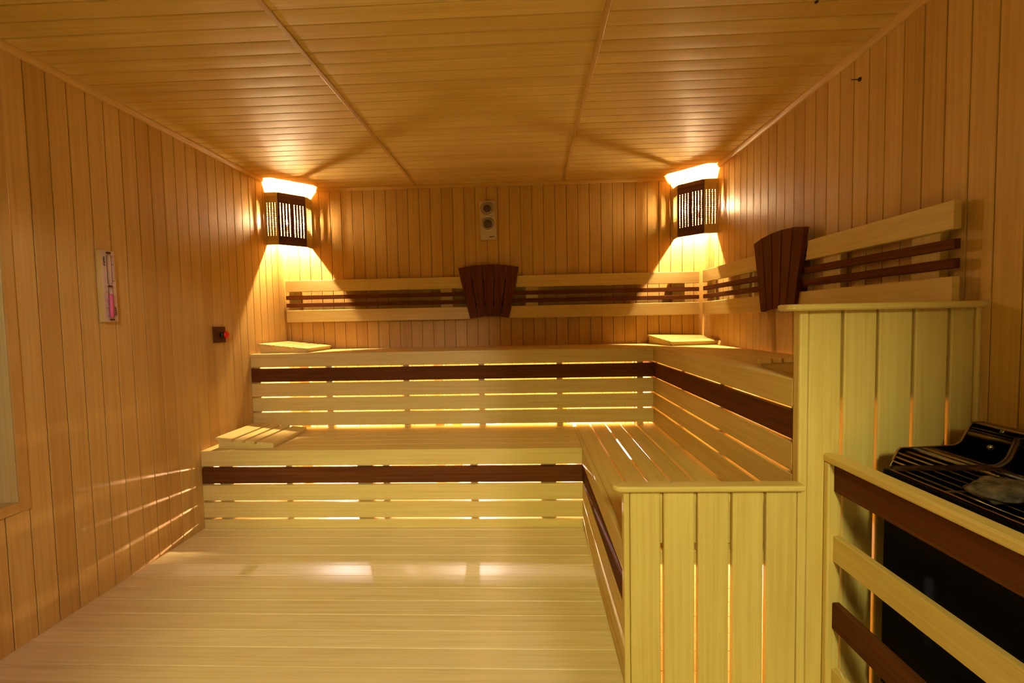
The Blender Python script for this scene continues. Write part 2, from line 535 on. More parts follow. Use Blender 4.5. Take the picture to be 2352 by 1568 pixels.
# lower bench along the right wall
lr = thing('sauna_bench', (0.55, 2.1, 0), 'lower slatted bench on the right, seat boards with lit gaps, behind the low end panel', 'bench')
fascia(lr, 'y', YP + .0352, Y2 - .001, X1, LOW_T, (1,))
for a, b in ((X1 + FT + .002, .400), (.410, .501), (.511, .601), (.611, .701), (.711, .875)):
    m_ = MB(); m_.plank(V(b, YP + .021, ZL - .026), Y, -X, Z, Y2 + .065 - YP - .021, b - a, .026, .003)
    m_.build('seat_board', BENCH_WOOD, lr)
for yc in (1.50, 1.93, 2.31, 2.82):
    m_ = MB(); m_.box(X1 + FT + .001, X2 + .03, yc - .02, yc + .02, ZL - .071, ZL - .027, .002, 'x'); m_.build('seat_joist', BENCH_WOOD, lr)
    m_ = MB(); m_.box(X1 + FT + .001, X1 + FT + .036, yc - .02, yc + .02, 0, ZL - .072, .002, 'z'); m_.build('support_post', BENCH_WOOD, lr)
m_ = MB(); m_.box(X1 + FT + .002, X2 - .004, Y2 + .003, Y2 + .021, 0, .20, .002, 'x'); m_.build('light_stop_board', BENCH_WOOD, lr)  # added board that stops back lamp light reaching the floor behind the low panel

# upper bench along the right wall
ur = thing('sauna_bench', (1.07, 2.4, 0), 'upper slatted bench along the right wall, behind the tall end panel', 'bench')
fascia(ur, 'y', YP + .0352, YB - .003, X2, UP_T, (1,), .012)
xx = X2 + FT + .002
while xx < XR - .02:
    w = min(.092, XR - .0006 - xx)
    m_ = MB(); m_.plank(V(xx + w, YP + .021, ZU - .026), Y, -X, Z, YB - .0006 - YP - .021, w, .026, .003)
    m_.build('seat_board', BENCH_WOOD, ur); xx += .095
for yc in (1.42, 1.945, 2.428, 2.934):
    m_ = MB(); m_.box(X2 + FT + .001, XR - .003, yc - .02, yc + .02, ZU - .071, ZU - .027, .002, 'x'); m_.build('seat_joist', BENCH_WOOD, ur)
    m_ = MB(); m_.box(X2 + FT + .001, X2 + FT + .036, yc - .02, yc + .02, ZL + .001, ZU - .072, .002, 'z'); m_.build('support_post', BENCH_WOOD, ur)

# ------------------------------------------------------------------ end panels
def cap_rail(parent, x0, x1, y0, y1, z0, z1, rad):
    pts = [(x1, y1), (x0 + .004, y1), (x0, y1 - .004)]
    for k in range(7):
        a = math.pi + k / 6 * math.pi / 2
        pts.append((x0 + rad + rad * math.cos(a), y0 + rad + rad * math.sin(a)))
    pts.append((x1, y0))
    e = .005
    m_ = MB(); b = len(m_.v)
    cx, cy = sum(p[0] for p in pts) / len(pts), sum(p[1] for p in pts) / len(pts)
    def ring(z, ins):
        for (px, py) in pts:
            dx = ins if px < x0 + rad + .001 else 0
            qx = px + dx * max(0, (cx - px)) / max(abs(cx - px), 1e-6)
            qy = py + (ins if py < cy else -ins)
            m_.v.append(V(min(qx, x1), qy, z))
    ring(z0, e); ring(z0 + e, 0); ring(z1 - e, 0); ring(z1 - e * .3, e * .3); ring(z1, e)
    n = len(pts)
    ins_r = .8
    for k in range(4):
        for i in range(n):
            j = (i + 1) % n
            ids = [b + k * n + i, b + (k + 1) * n + i, b + (k + 1) * n + j, b + k * n + j][::1]
            m_.face(ids, [(m_.v[q].x, m_.v[q].y + m_.v[q].z) for q in ids], ins_r)
    ids = [b + 4 * n + i for i in range(n)]
    m_.face(ids[::-1], [(m_.v[q].x, m_.v[q].y) for q in ids[::-1]], ins_r)
    ids = [b + i for i in range(n)]
    m_.face(ids, [(m_.v[q].x, m_.v[q].y) for q in ids], ins_r)
    return m_.build('cap_rail', BENCH_WOOD, parent)

def end_panel(loc, label, post, planks, ztop, cap, wall_side=None):
    t = thing('bench_end_panel', loc, label, 'bench panel')
    m_ = MB(); m_.box(post[0], post[1] - .0012, YP - .001, YP + .034, 0, ztop, .005, 'z', .9)
    m_.build('corner_post', BENCH_WOOD, t)
    for a, b in planks:
        m_ = MB(); m_.plank(V(a, YP + .018, 0), Z, X, -Y, ztop, b - a, .018, .004)
        m_.build('upright_board', BENCH_WOOD, t)
    return t

lowp = end_panel((0.55, YP, 0), 'low pale panel of upright boards closing the lower right bench, rounded rail on top', (.284, .304),
                 [(.304, .397), (.407, .501), (.511, .605), (.616, .709), (.718, .8095)], .633, None)
cap_rail(lowp, .249, .8150, 1.330, 1.378, .6332, .652, .026)
for z0, z1 in ((.385, .432), (.585, .632)):
    m_ = MB(); m_.box(.3055, .8095, YP + .0185, YP + .0205, z0, z1, 0, 'x'); m_.build('cross_rail', BENCH_WOOD, lowp)
m_ = MB(); m_.box(.3055, .8095, YP + .0207, YP + .034, .4525, .632, .002, 'x', .2); m_.build('inner_lining', BENCH_WOOD, lowp)

talp = end_panel((1.07, YP, 0), 'tall pale panel of upright boards closing the upper bench, beside the heater', (.811, .839),
                 [(.839, .933), (.942, 1.035), (1.043, 1.138), (1.147, 1.240), (1.249, 1.3225)], 1.173, None)
cap_rail(talp, .763, 1.3230, 1.330, 1.396, 1.1732, 1.1925, .024)
m_ = MB(); m_.box(.8405, 1.322, YP + .0185, YP + .0200, .900, 1.172, 0, 'x', .2); m_.build('inner_lining', BENCH_WOOD, talp)
m_ = MB(); m_.box(1.310, 1.3235, YP - .014, YP - .0005, 0, 1.1728, .005, 'z', .7); m_.build('corner_bead', BENCH_WOOD, talp)

# ------------------------------------------------------------------ backrests and fans
HALF = 0.2195
FZ = 0.529
def edge(z, gap):
    return (z - FZ) * math.tan(HALF) + gap

def slant_board(m_, P, a0, a1, z0, z1, d0, d1, cut_lo, cut_hi, centre, gap, r=None):
    """board between z0..z1, along coordinate s from a0 to a1; an end next to the fan is cut along its side.
    P(s, d, z) maps to the world: s along the wall, d off the wall."""
    r = rng.random() if r is None else r
    def s_at(z, which):
        if which == 'lo':
            return centre + edge(z, gap) if cut_lo else a0
        return centre - edge(z, gap) if cut_hi else a1
    c = .0025
    prof = [(z0, d0), (z0, d1 - c), (z0 + c * .3, d1 - c * .3), (z0 + c, d1), (z1 - c, d1), (z1 - c * .3, d1 - c * .3), (z1, d1 - c), (z1, d0)]
    n = len(prof); b = len(m_.v)
    ou, ov = rng.random() * 9, rng.random() * 3
    for w in ('lo', 'hi'):
        for (z, d) in prof:
            m_.v.append(P(s_at(z, w), d, z))
    # orientation test
    e1 = P(1, 0, 0) - P(0, 0, 0)
    flip = e1.cross(P(0, 0, 1) - P(0, 0, 0)).dot(P(0, 1, 0) - P(0, 0, 0)) > 0
    def add(ids, uvs):
        if flip:
            m_.face(ids[::-1], uvs[::-1], r)
        else:
            m_.face(ids, uvs, r)
    L = a1 - a0
    for i in range(n):
        j = (i + 1) % n
        add([b + i, b + j, b + n + j, b + n + i], [(ou, ov + i * .012), (ou, ov + j * .012 if j else ov + n * .012), (ou + L, ov + (i + 1) * .012), (ou + L, ov + i * .012)])
        # real board width for the face strip
    # fix the wide strip's grain width
    wide = len(m_.uv) - n + 3
    H_ = z1 - z0
    u_ = [(ou, ov), (ou, ov + H_), (ou + L, ov + H_), (ou + L, ov)]
    m_.uv[wide] = u_[::-1] if flip else u_
    add([b + i for i in range(n)][::-1], [(ou, ov + prof[i][0]) for i in range(n)][::-1])
    add([b + n + i for i in range(n)], [(ou, ov + prof[i][0]) for i in range(n)])

def backrest(loc, label, P, a0, a1, cut_lo, cut_hi, centre, battens):
    t = thing('backrest', loc, label, 'backrest')
    for z0, z1 in ((1.409, 1.495), (1.176, 1.268)):
        m_ = MB(); slant_board(m_, P, a0, a1, z0, z1, .031, .053, cut_lo, cut_hi, centre, .004)
        m_.build('wide_board', BENCH_WOOD, t)
    for z0, z1 in ((1.350, 1.380), (1.292, 1.322)):
        m_ = MB(); slant_board(m_, P, a0, a1, z0, z1, .031, .050, cut_lo, cut_hi, centre, -.012)
        o = m_.build('dark_slat', DARK_WOOD, t)
    for b0, b1 in battens:
        m_ = MB()
        p, q = P(b0, .002, 1.180), P(b1, .0305, 1.491)
        m_.box(min(p.x, q.x), max(p.x, q.x), min(p.y, q.y), max(p.y, q.y), 1.180, 1.491, .002, 'z', .9)
        m_.build('batten', BENCH_WOOD, t)
    return t
PB = lambda s, d, z: V(s, YB - d, z)
PR = lambda s, d, z: V(XR - d, s, z)
FCB, FCR = -0.2925, 2.297
backrest((-1.2, YB, 1.18), 'backrest on the back wall, section below the left corner lamp', PB, -1.857, FCB, False, True, FCB,
         [(-1.842, -1.763), (-.666, -.575)])
backrest((.5, YB, 1.18), 'backrest on the back wall, section running from the dark fan to the right corner lamp', PB, FCB, 1.268, True, False, FCB,
         [(-.017, .076), (1.08, 1.17)])
backrest((XR, 2.9, 1.18), 'short backrest on the right wall between the corner and the dark fan', PR, FCR, 3.297, True, False, FCR,
         [(2.661, 2.773), (3.19, 3.27)])
backrest((XR, 1.75, 1.18), 'long backrest on the right wall showing over the tall end panel', PR, 1.387, FCR, False, True, FCR,
         [(1.455, 1.559), (1.90, 2.007)])

def fan(loc, label, P, centre):
    t = thing('fan_ornament', loc, label, 'wall ornament', 'dark fan-shaped ornaments')
    R0, R1 = .666, 1.052
    n = 5
    step = 2 * HALF / n
    for k in range(n):
        a0 = -HALF + k * step; a1 = a0 + step
        g = .0028
        m_ = MB()
        r = rng.random()
        ring = []
        def pt(rad, a, side):
            # side shifts by a constant gap to leave a parallel slit between slats
            s = rad * math.sin(a) + side * math.cos(a); z = FZ + rad * math.cos(a) - side * math.sin(a)
            return s, z
        outline = [pt(R0, a0, g), pt(R0, a1, -g), pt(R1, a1, -g), pt(R1, a0, g)]
        cs_, cz_ = sum(p[0] for p in outline) / 4, sum(p[1] for p in outline) / 4
        layers = [(.054, 0), (.070, 0), (.0735, .0012), (.075, .0035)]
        b = 0
        for d, ins in layers:
            for (s, z) in outline:
                ss = s + (ins if s < cs_ else -ins); zz = z + (ins if z < cz_ else -ins)
                m_.v.append(P(centre + ss, d, zz))
        e1 = P(1, 0, 0) - P(0, 0, 0)
        flip = e1.cross(V(0, 0, 1)).dot(P(0, 1, 0) - P(0, 0, 0)) > 0
        def add(ids):
            uvs = []
            for q in ids:
                w = m_.v[q]
                sx = (w.x if abs(e1.x) > .5 else w.y)
                uvs.append((w.z + k, sx + w.z * .0))
            m_.face(ids if flip else ids[::-1], uvs if flip else uvs[::-1], r)
        for l in range(3):
            for i in range(4):
                j = (i + 1) % 4
                add([l * 4 + i, l * 4 + j, l * 4 + 4 + j, l * 4 + 4 + i])
        add([12, 13, 14, 15]); add([3, 2, 1, 0])
        m_.build('fan_slat', DARK_WOOD, t)
    for z0, z1 in ((1.27, 1.30), (1.44, 1.47)):
        w = edge(z0, -.03)
        p, q = P(centre - w, .002, z0), P(centre + w, .0535, z1)
        m_ = MB(); m_.box(min(p.x, q.x), max(p.x, q.x), min(p.y, q.y), max(p.y, q.y), z0, z1, .001)
        m_.build('back_cleat', DARK_WOOD, t)
    return t
fan((FCB, YB, 1.2), 'dark brown fan of five slats on the back wall, under the thermometer', PB, FCB)
fan((XR, FCR, 1.2), 'dark brown fan of five slats on the right wall, above the upper bench', PR, FCR)

# ------------------------------------------------------------------ headrests
def headrest_proto(loc, rot, label):
    t = thing('headrest', loc, label, 'headrest', 'slatted wooden headrests', rot)
    W, D = .345, .385
    for y0 in (.012, D - .034):
        m_ = MB()
        y1 = y0 + .022
        zs = ((.014, .049), (W - .006, .012))
        r = rng.random()
        P8 = [V(zs[0][0], y0, 0), V(zs[1][0], y0, 0), V(zs[1][0], y0, zs[1][1]), V(zs[0][0], y0, zs[0][1]),
              V(zs[0][0], y1, 0), V(zs[1][0], y1, 0), V(zs[1][0], y1, zs[1][1]), V(zs[0][0], y1, zs[0][1])]
        m_.v = P8
        for ids in ([0, 1, 2, 3], [7, 6, 5, 4], [0, 4, 5, 1], [1, 5, 6, 2], [2, 6, 7, 3], [3, 7, 4, 0]):
            m_.face(ids, [(P8[q].x, P8[q].z + P8[q].y) for q in ids], r)
        m_.build('side_wedge', BENCH_WOOD, t, local=True)
    m_ = MB(); m_.box(.016, .034, .0345, D - .0345, 0, .040, .002, 'y'); m_.build('frame_bar', BENCH_WOOD, t, local=True)
    m_ = MB(); m_.box(W - .03, W - .008, .0345, D - .0345, 0, .012, .002, 'y'); m_.build('frame_bar', BENCH_WOOD, t, local=True)
    ang = math.atan2(.049 - .012, W - .02)
    ax = V(math.cos(ang), 0, -math.sin(ang)); up = V(math.sin(ang), 0, math.cos(ang))
    o0 = V(.002, 0, .0515)
    for s0, w in ((0, .097), (.112, .053), (.180, .053), (.248, .097)):
        m_ = MB(); m_.plank(o0 + ax * (s0 + w), Y, -ax, up, D, w, .017, .003)
        m_.build('slat', BENCH_WOOD, t, local=True)
    return t
hr = headrest_proto((-1.828, 2.474, ZL), 0.0, 'slatted wooden headrest on the lower bench, lowest of the four')
def headrest_copy(loc, rot, label):
    c = copy_tree(hr); c.location = loc; c.rotation_euler = (0, 0, rot); c['label'] = label
    return c
headrest_copy((-1.869, 2.985, ZU), 0.0, 'slatted wooden headrest on the upper bench, under the left corner lamp')
headrest_copy((0.888, 3.378, ZU), math.radians(-78), 'slatted wooden headrest on the upper bench, in the corner where the benches meet')
headrest_copy((1.262, 1.392, ZU), math.radians(90), 'slatted wooden headrest on the right bench, half hidden behind the tall end panel')

# ------------------------------------------------------------------ corner lamps
def holed_panel(m_, o, aw, n_out, W, z0, z1, cols, rows, hz0, hz1, th, r, hw=.0042, hh=.0042):
    """thin upright board from o along aw (unit), with small square-ish lights cut through.
    cols: list of centre positions along W."""
    xs = [0.0]
    for c in cols:
        xs += [c - hw, c + hw]
    xs.append(W)
    pitch = (hz1 - hz0) / rows
    zs = [z0]
    for k in range(rows):
        zc = hz0 + (k + .5) * pitch
        zs += [zc - hh, zc + hh]
    zs.append(z1)
    nx, nz = len(xs), len(zs)
    b = len(m_.v)
    for side in (0, 1):
        for z in zs:
            for x in xs:
                m_.v.append(o + aw * x + n_out * (th * side) + Z * z)
    def idx(s, i, j):
        return b + s * nx * nz + j * nx + i
    flip = aw.cross(Z).dot(n_out) < 0
    def add(ids):
        ids = ids[::-1] if flip else ids
        m_.face(ids, [((m_.v[q] - o).dot(Z), (m_.v[q] - o).dot(aw)) for q in ids], r)
    hole = lambda i, j: i % 2 == 1 and j % 2 == 1 and i < nx - 1 and j < nz - 1
    for j in range(nz - 1):
        for i in range(nx - 1):
            if hole(i, j):
                add([idx(0, i, j), idx(0, i + 1, j), idx(1, i + 1, j), idx(1, i, j)])
                add([idx(0, i + 1, j), idx(0, i + 1, j + 1), idx(1, i + 1, j + 1), idx(1, i + 1, j)])
                add([idx(0, i + 1, j + 1), idx(0, i, j + 1), idx(1, i, j + 1), idx(1, i + 1, j + 1)])
                add([idx(0, i, j + 1), idx(0, i, j), idx(1, i, j), idx(1, i, j + 1)])
                continue
            add([idx(1, i, j), idx(1, i + 1, j), idx(1, i + 1, j + 1), idx(1, i, j + 1)])
            add([idx(0, i, j + 1), idx(0, i + 1, j + 1), idx(0, i + 1, j), idx(0, i, j)])
    for i in range(nx - 1):
        add([idx(0, i, 0), idx(0, i + 1, 0), idx(1, i + 1, 0), idx(1, i, 0)])
        add([idx(1, i, nz - 1), idx(1, i + 1, nz - 1), idx(0, i + 1, nz - 1), idx(0, i, nz - 1)])
    for j in range(nz - 1):
        add([idx(1, 0, j), idx(1, 0, j + 1), idx(0, 0, j + 1), idx(0, 0, j)])
        add([idx(0, nx - 1, j), idx(0, nx - 1, j + 1), idx(1, nx - 1, j + 1), idx(1, nx - 1, j)])

def corner_lamp(cx, sx, label, hole_r, bulb_off):
    """sx = +1: corner on the left (lamp opens toward +x); -1: corner on the right."""
    t = thing('corner_lamp', (cx, YB, 1.74), label, 'lamp', 'slatted corner lamps')
    Lq, aq, z0, z1 = .222, .088, 1.740, 2.113
    A = V(cx, YB - Lq, 0); B = V(cx + sx * aq, YB - Lq, 0); D = V(cx + sx * Lq, YB - aq, 0); E = V(cx + sx * Lq, YB, 0)
    def panel(p, q, out, name, mat, cols, hr_, rows=19):
        d = (q - p); W = d.length; d.normalize()
        m_ = MB()
        holed_panel(m_, p, d, out, W, z0, z1, cols, rows, z0 + .062, z1 - .070, .007, rng.random(), hr_, hr_)
        o = m_.build(name, mat, t)
        # rails top and bottom
        for a, b in ((z0 - .0005, z0 + .030), (z1 - .030, z1 + .0005)):
            m2 = MB()
            m2.plank(p + d * .001 + out * .0072 + Z * a, d, Z, out, W - .002, b - a, .0022, .0008, .5)
            m2.build('edge_rail', mat, o)
        return o
    wA = aq
    c4 = lambda x0, w: [x0 + w * (i + .5) / 4 for i in range(4)]
    panel(A, B, -Y, 'side_panel', BENCH_WOOD, c4(.004, wA - .008), .0022)
    panel(D, E, V(sx, 0, 0), 'side_panel', BENCH_WOOD, c4(.004, wA - .008), .0022)
    WD = (D - B).length
    out = V(sx, -1, 0).normalized()
    fp = panel(B, D, out, 'front_panel', SHADE_DARK, c4(.006, WD / 2 - .012) + c4(WD / 2 + .006, WD / 2 - .012), hole_r)
    fp['label'] = 'dark brown pierced front panel'
    bx, by, bz = cx + sx * bulb_off[0], YB - bulb_off[1], bulb_off[2]
    m_ = MB(); m_.box(min(cx, cx + sx * .02), max(cx, cx + sx * .02), YB - .115, YB - .085, bz - .075, bz - .045, .002, 'z')
    m_.build('lamp_bracket', BENCH_WOOD, t)
    m_ = MB(); m_.cyl(V(bx, by, bz - .052), Z, .011, .038, 18)
    m_.build('lamp_holder', PORCELAIN, t)
    m_ = MB(); m_.lathe(V(bx, by, bz - .03), Z, [(.004, .016), (.010, .020), (.0135, .028), (.0145, .036), (.0135, .044), (.009, .052), (0, .056)], 20)
    m_.build('bulb', CORNER_GLOW, t)
    m_ = MB(); m_.box(min(cx, bx), max(cx, bx), by - .005, by + .005, bz - .062, bz - .053, .001, 'x')
    m_.build('lamp_arm', PORCELAIN, t)
    return t
corner_lamp(XL, 1, 'glowing corner lamp with a dark pierced front, above the left end of the back bench', .0034, (.085, .10, 1.925))
corner_lamp(XR, -1, 'glowing corner lamp with a dark pierced front, in the corner where the two backrests meet', .0031, (.085, .10, 1.940))

# lamps under the benches
def bench_lamp(loc, axis, label, mat):
    t = thing('bench_lamp', loc, label, 'lamp', 'small lamps under the benches')
    o = Vector(loc)
    m_ = MB(); m_.cyl(o, axis, .035, .016, 20); m_.build('lamp_base', PORCELAIN, t)
    m_ = MB(); m_.lathe(o + axis * .016, axis, [(.010, 0), (.013, .010), (.0145, .020), (.0135, .030), (.009, .037), (0, .040)], 18)
    m_.build('bulb', mat, t)
BL = [((-1.45, YB - .001, .17), -Y, 'lamp glowing under the back bench, nearest the left wall'),
      ((-.40, YB - .001, .17), -Y, 'lamp glowing under the back bench, near its middle'),
      ((.42, YB - .001, .17), -Y, 'lamp glowing under the back bench, nearest the inner corner'),
      ((XR - .001, 2.30, .17), -X, 'lamp glowing under the right bench')]
for l, a, s in BL:
    bench_lamp(l, a, s, BENCH_GLOW if a == -Y else BENCH_GLOW_WEAK)

# hall lamp outside the doorway, behind the camera
def hall_globe(loc, rad, mat, label):
    t = thing('hall_lamp', loc, label, 'lamp')
    c = V(*loc)
    m_ = MB(); m_.cyl(c + Z * (rad * .96), Z, rad * .5, .03, 28); m_.build('lamp_holder', PORCELAIN, t)
    m_ = MB(); m_.cyl(c + Z * (rad * .96 + .03), Z, .012, .12, 14); m_.build('hanging_rod', PORCELAIN, t)
    m_ = MB(); m_.lathe(c, Z, [(rad * math.sin(math.pi * k / 14), -rad * math.cos(math.pi * k / 14)) for k in range(15)], 32)
    m_.build('globe', mat, t)
hall_globe((1.0, -2.7, 2.50), .08, HALL_GLOW, 'small white globe lamp hanging in the hall outside the doorway')
hall_globe((-.10, -3.4, 3.15), .38, HALL_BIG_GLOW, 'large yellowish globe lamp hanging in the hall outside the doorway')

# ------------------------------------------------------------------ thermometer on the back wall
def text(name, body, size, mat, parent, loc, rot, shear=0.0, bold=.0):
    cu = bpy.data.curves.new(name, 'FONT')
    cu.body = body; cu.size = size; cu.align_x = 'CENTER'; cu.align_y = 'CENTER'
    cu.extrude = .0004; cu.shear = shear; cu.offset = bold
    cu.materials.append(mat)
    tmp = bpy.data.objects.new(name, cu); C.objects.link(tmp)
    bpy.context.view_layer.update()
    me = bpy.data.meshes.new_from_object(tmp.evaluated_get(bpy.context.evaluated_depsgraph_get()))
    bpy.data.objects.remove(tmp); bpy.data.curves.remove(cu)
    o = bpy.data.objects.new(name, me); C.objects.link(o)
    o.parent = parent; o.location = loc; o.rotation_euler = rot
    return o
th = thing('sauna_thermometer', (-.294, YB, 1.918), 'thermometer and hygrometer plate with two round dials high on the back wall', 'thermometer')
th.rotation_euler = (0, math.radians(-1.6), 0)
def lb_(x0, x1, y0, y1, z0, z1, name, mat, parent, ch=.002, long='auto'):
    m_ = MB(); m_.box(x0, x1, y0, y1, z0, z1, ch, long); return m_.build(name, mat, parent, local=True)
lb_(-.068, .068, -.018, -.0005, -.148, .148, 'back_plate', WALL_WOOD, th, .003, 'z')
lb_(-.060, .060, -.0205, -.0182, -.146, .143, 'metal_plate', BRUSHED, th, .0005, 'z')
for k, (dz, ang, cen) in enumerate(((.086, 160, .027), (-.027, 42, .031))):
    c = V(0, -.0207, dz)
    m_ = MB(); m_.cyl(c, -Y, .050, .006, 40); d = m_.build('dial', DIAL_FACE, th, local=True)
    m_ = MB(); m_.lathe(c, -Y, [(.050, 0), (.0535, .001), (.055, .006), (.0535, .011), (.0505, .012), (.050, .0062)], 40)
    m_.build('dial_ring', DIAL_RING, d, local=True)
    m_ = MB(); m_.lathe(c, -Y, [(cen + .002, .0062), (cen + .002, .0072), (cen, .0076), (0, .0078)], 36); m_.build('dial_centre', DIAL_CENTRE, d, local=True)
    m_ = MB()
    for q in range(11):
        a = math.radians(-130 + 26 * q)
        dr = V(math.sin(a), 0, math.cos(a)); tn_ = V(math.cos(a), 0, -math.sin(a))
        m_.plank(c + dr * .037 - tn_ * .001 - Y * .0062, dr, tn_, -Y, .008, .002, .0006, 0)
    m_.build('scale_marks', PRINT, d, local=True)
    a = math.radians(ang)
    dr = V(math.cos(a), 0, math.sin(a)); tn_ = V(-dr.z, 0, dr.x)
    m_ = MB(); m_.plank(c - dr * .010 - tn_ * .0012 - Y * .0080, dr, tn_, -Y, .040, .0024, .0008, 0); m_.build('needle', INK, d, local=True)
    m_ = MB(); m_.lathe(c, -Y, [(.0503, .0095), (.046, .0125), (.034, .016), (.018, .018), (0, .0186)], 40); m_.build('dial_glass', GLASS, d, local=True)
text('lettering', 'nаrvi'.replace('а', 'a'), .019, INK, th, (.023, -.0210, -.124), (math.radians(90), 0, 0), .25, .0006)
for sx_, sz_ in ((-.053, -.139), (.053, -.139)):
    m_ = MB(); m_.cyl(V(sx_, -.0205, sz_), -Y, .0022, .0012, 12); m_.build('screw', NAIL, th, local=True)

# ------------------------------------------------------------------ sand timer on the left wall
st = thing('sand_timer', (XL, 1.915, 1.189), 'glass tube of pink sand on a wooden mount on the left wall', 'sand timer')
def lst(x0, x1, y0, y1, z0, z1, name, mat, parent=None, ch=.002, long='z'):
    m_ = MB(); m_.box(x0, x1, y0, y1, z0, z1, ch, long); return m_.build(name, mat, parent or st, local=True)
TH = .314
lst(.0005, .026, -.030, .030, 0, TH, 'wooden_mount', BENCH_WOOD, ch=.002)
lst(.0262, .0282, -.0295, .0295, .001, TH - .001, 'face_plate', PLATE, ch=.0005)
tz = TH / 2
tube = MB()
pr = []
for z, q in ((.016, .0), (.018, .0065), (.026, .0098), (.13, .0098), (.146, .0085), (.153, .003), (.157, .0018), (.161, .003), (.168, .0085), (.184, .0098), (.288, .0098), (.296, .0065), (.298, 0)):
    pr.append((q, z))
tube.lathe(V(.0375, -.0075, 0), Z, [(q * .86, z) for q, z in pr], 28); tube.build('glass_tube', GLASS, st, local=True)
sand = MB(); sand.lathe(V(.0375, -.0075, 0), Z, [(0, .0185), (.005, .020), (.0077, .027), (.0077, .118), (.004, .123), (0, .125)], 20)
sand.build('pink_sand', PINK, st, local=True)
for z in (.010, .157, .304):
    m_ = MB(); m_.lathe(V(.0375, -.0075, z), Z, [(0, -.004), (.0075, -.0035), (.0088, 0), (.0075, .0035), (0, .004)], 20); m_.build('tube_collar', DARK_WOOD, st, local=True)
    m_ = MB(); m_.box(.0285, .034, -.010, -.005, z - .003, z + .003, .001, 'x'); m_.build('tube_clip', DARK_WOOD, st, local=True)
text('lettering', 'NARVI', .0135, INK, st, (.0284, -.0215, .268), (math.radians(90), math.radians(90), math.radians(90)), .25, .0004)
text('lettering', 'NARVI', .0135, INK, st, (.0284, .0215, .046), (math.radians(90), math.radians(-90), math.radians(90)), .25, .0004)
for k in range(4):
    for s_, zz in ((1, .290 - k * .036), (-1, .024 + k * .036)):
        text('lettering', ('15', '10', '5', '0')[k], .0085, PRINT, st, (.0284, s_ * .0178 , zz), (math.radians(90), 0, math.radians(90)))
m_ = MB()
for k in range(16):
    for s_, zz in ((1, .290 - k * .0072), (-1, .024 + k * .0072)):
        m_.box(.0282, .0286, s_ * .0255 - .002, s_ * .0255 + .002, zz - .0005, zz + .0005, 0, 'y')
m_.build('scale_marks', PRINT, st, local=True)

# ------------------------------------------------------------------ call button on the left wall
cb = thing('call_button', (XL, 2.62, 1.108), 'red mushroom push button on a small dark wooden plate on the left wall', 'button')
m_ = MB(); m_.box(XL + .0005, XL + .020, 2.575, 2.665, 1.061, 1.156, .003, 'z'); m_.build('dark_plate', DARK_WOOD, cb)
m_ = MB()
for zz in (1.075, 1.141):
    m_.box(XL + .0202, XL + .0212, 2.583, 2.657, zz - .001, zz + .001, 0, 'y')
m_.build('plate_line', SHADE_DARK, cb)
m_ = MB(); m_.cyl(V(XL + .020, 2.622, 1.108), X, .0165, .024, 24); m_.build('black_collar', BLACK_PLASTIC, cb)
m_ = MB(); m_.lathe(V(XL + .044, 2.622, 1.108), X, [(0, 0), (.012, 0), (.020, .006), (.0215, .012), (.019, .018), (.011, .022), (0, .023)], 24); m_.build('red_cap', RED, cb)

# ------------------------------------------------------------------ hook high on the right wall
hk = thing('wall_peg', (XR, 1.85, 2.083), 'tiny dark iron peg high on the right wall, close under the ceiling', 'peg')
m_ = MB(); m_.cyl(V(XR - .004, 1.85, 2.083), X, .008, .0035, 16); m_.build('peg_head', NAIL, hk)
m_ = MB(); m_.cyl(V(XR - .034, 1.85, 2.083), X, .0018, .030, 10); m_.build('peg_pin', NAIL, hk)
hk2 = MB(); hk2.lathe(V(.973, 1.563, H - .006), Z, [(0, 0), (.004, .0005), (.006, .003), (.006, .0055)], 14)
tag(hk2.build('ceiling_nail', NAIL), 'small dark nail head in the ceiling boards toward the right', 'nail')

# ------------------------------------------------------------------ heater guard
hg = thing('heater_guard', (.905, 1.0, 0), 'slatted wooden guard rail around the heater, alternating pale and dark boards', 'guard rail')
GN = .36
for ya, yb in ((1.337, 1.3585), (GN, GN + .0215)):
    m_ = MB(); m_.box(.885, .9255, ya, yb, 0, .7175, .005, 'z'); m_.build('guard_post', BENCH_WOOD, hg)
for z0, z1, dk in ((.632, .713, 1), (.418, .498, 0), (.210, .292, 1), (.004, .086, 0)):
    m_ = MB(); m_.box(.902, .924, GN + .022, 1.3365, z0, z1, .004, 'y')
    o = m_.build('guard_board', DARK_WOOD if dk else BENCH_WOOD, hg)
    if dk:
        o['label'] = 'dark brown guard board'
    m_ = MB(); m_.box(.926, XR - .004, GN, GN + .0215, z0, z1, .004, 'x')
    m_.build('guard_board', DARK_WOOD if dk else BENCH_WOOD, hg)
m_ = MB(); m_.box(.884, .928, GN - .01, 1.3588, .718, .743, .006, 'y'); m_.build('top_rail', BENCH_WOOD, hg)
m_ = MB(); m_.box(.9285, XR - .004, GN - .01, GN + .034, .718, .743, .006, 'x'); m_.build('top_rail', BENCH_WOOD, hg)

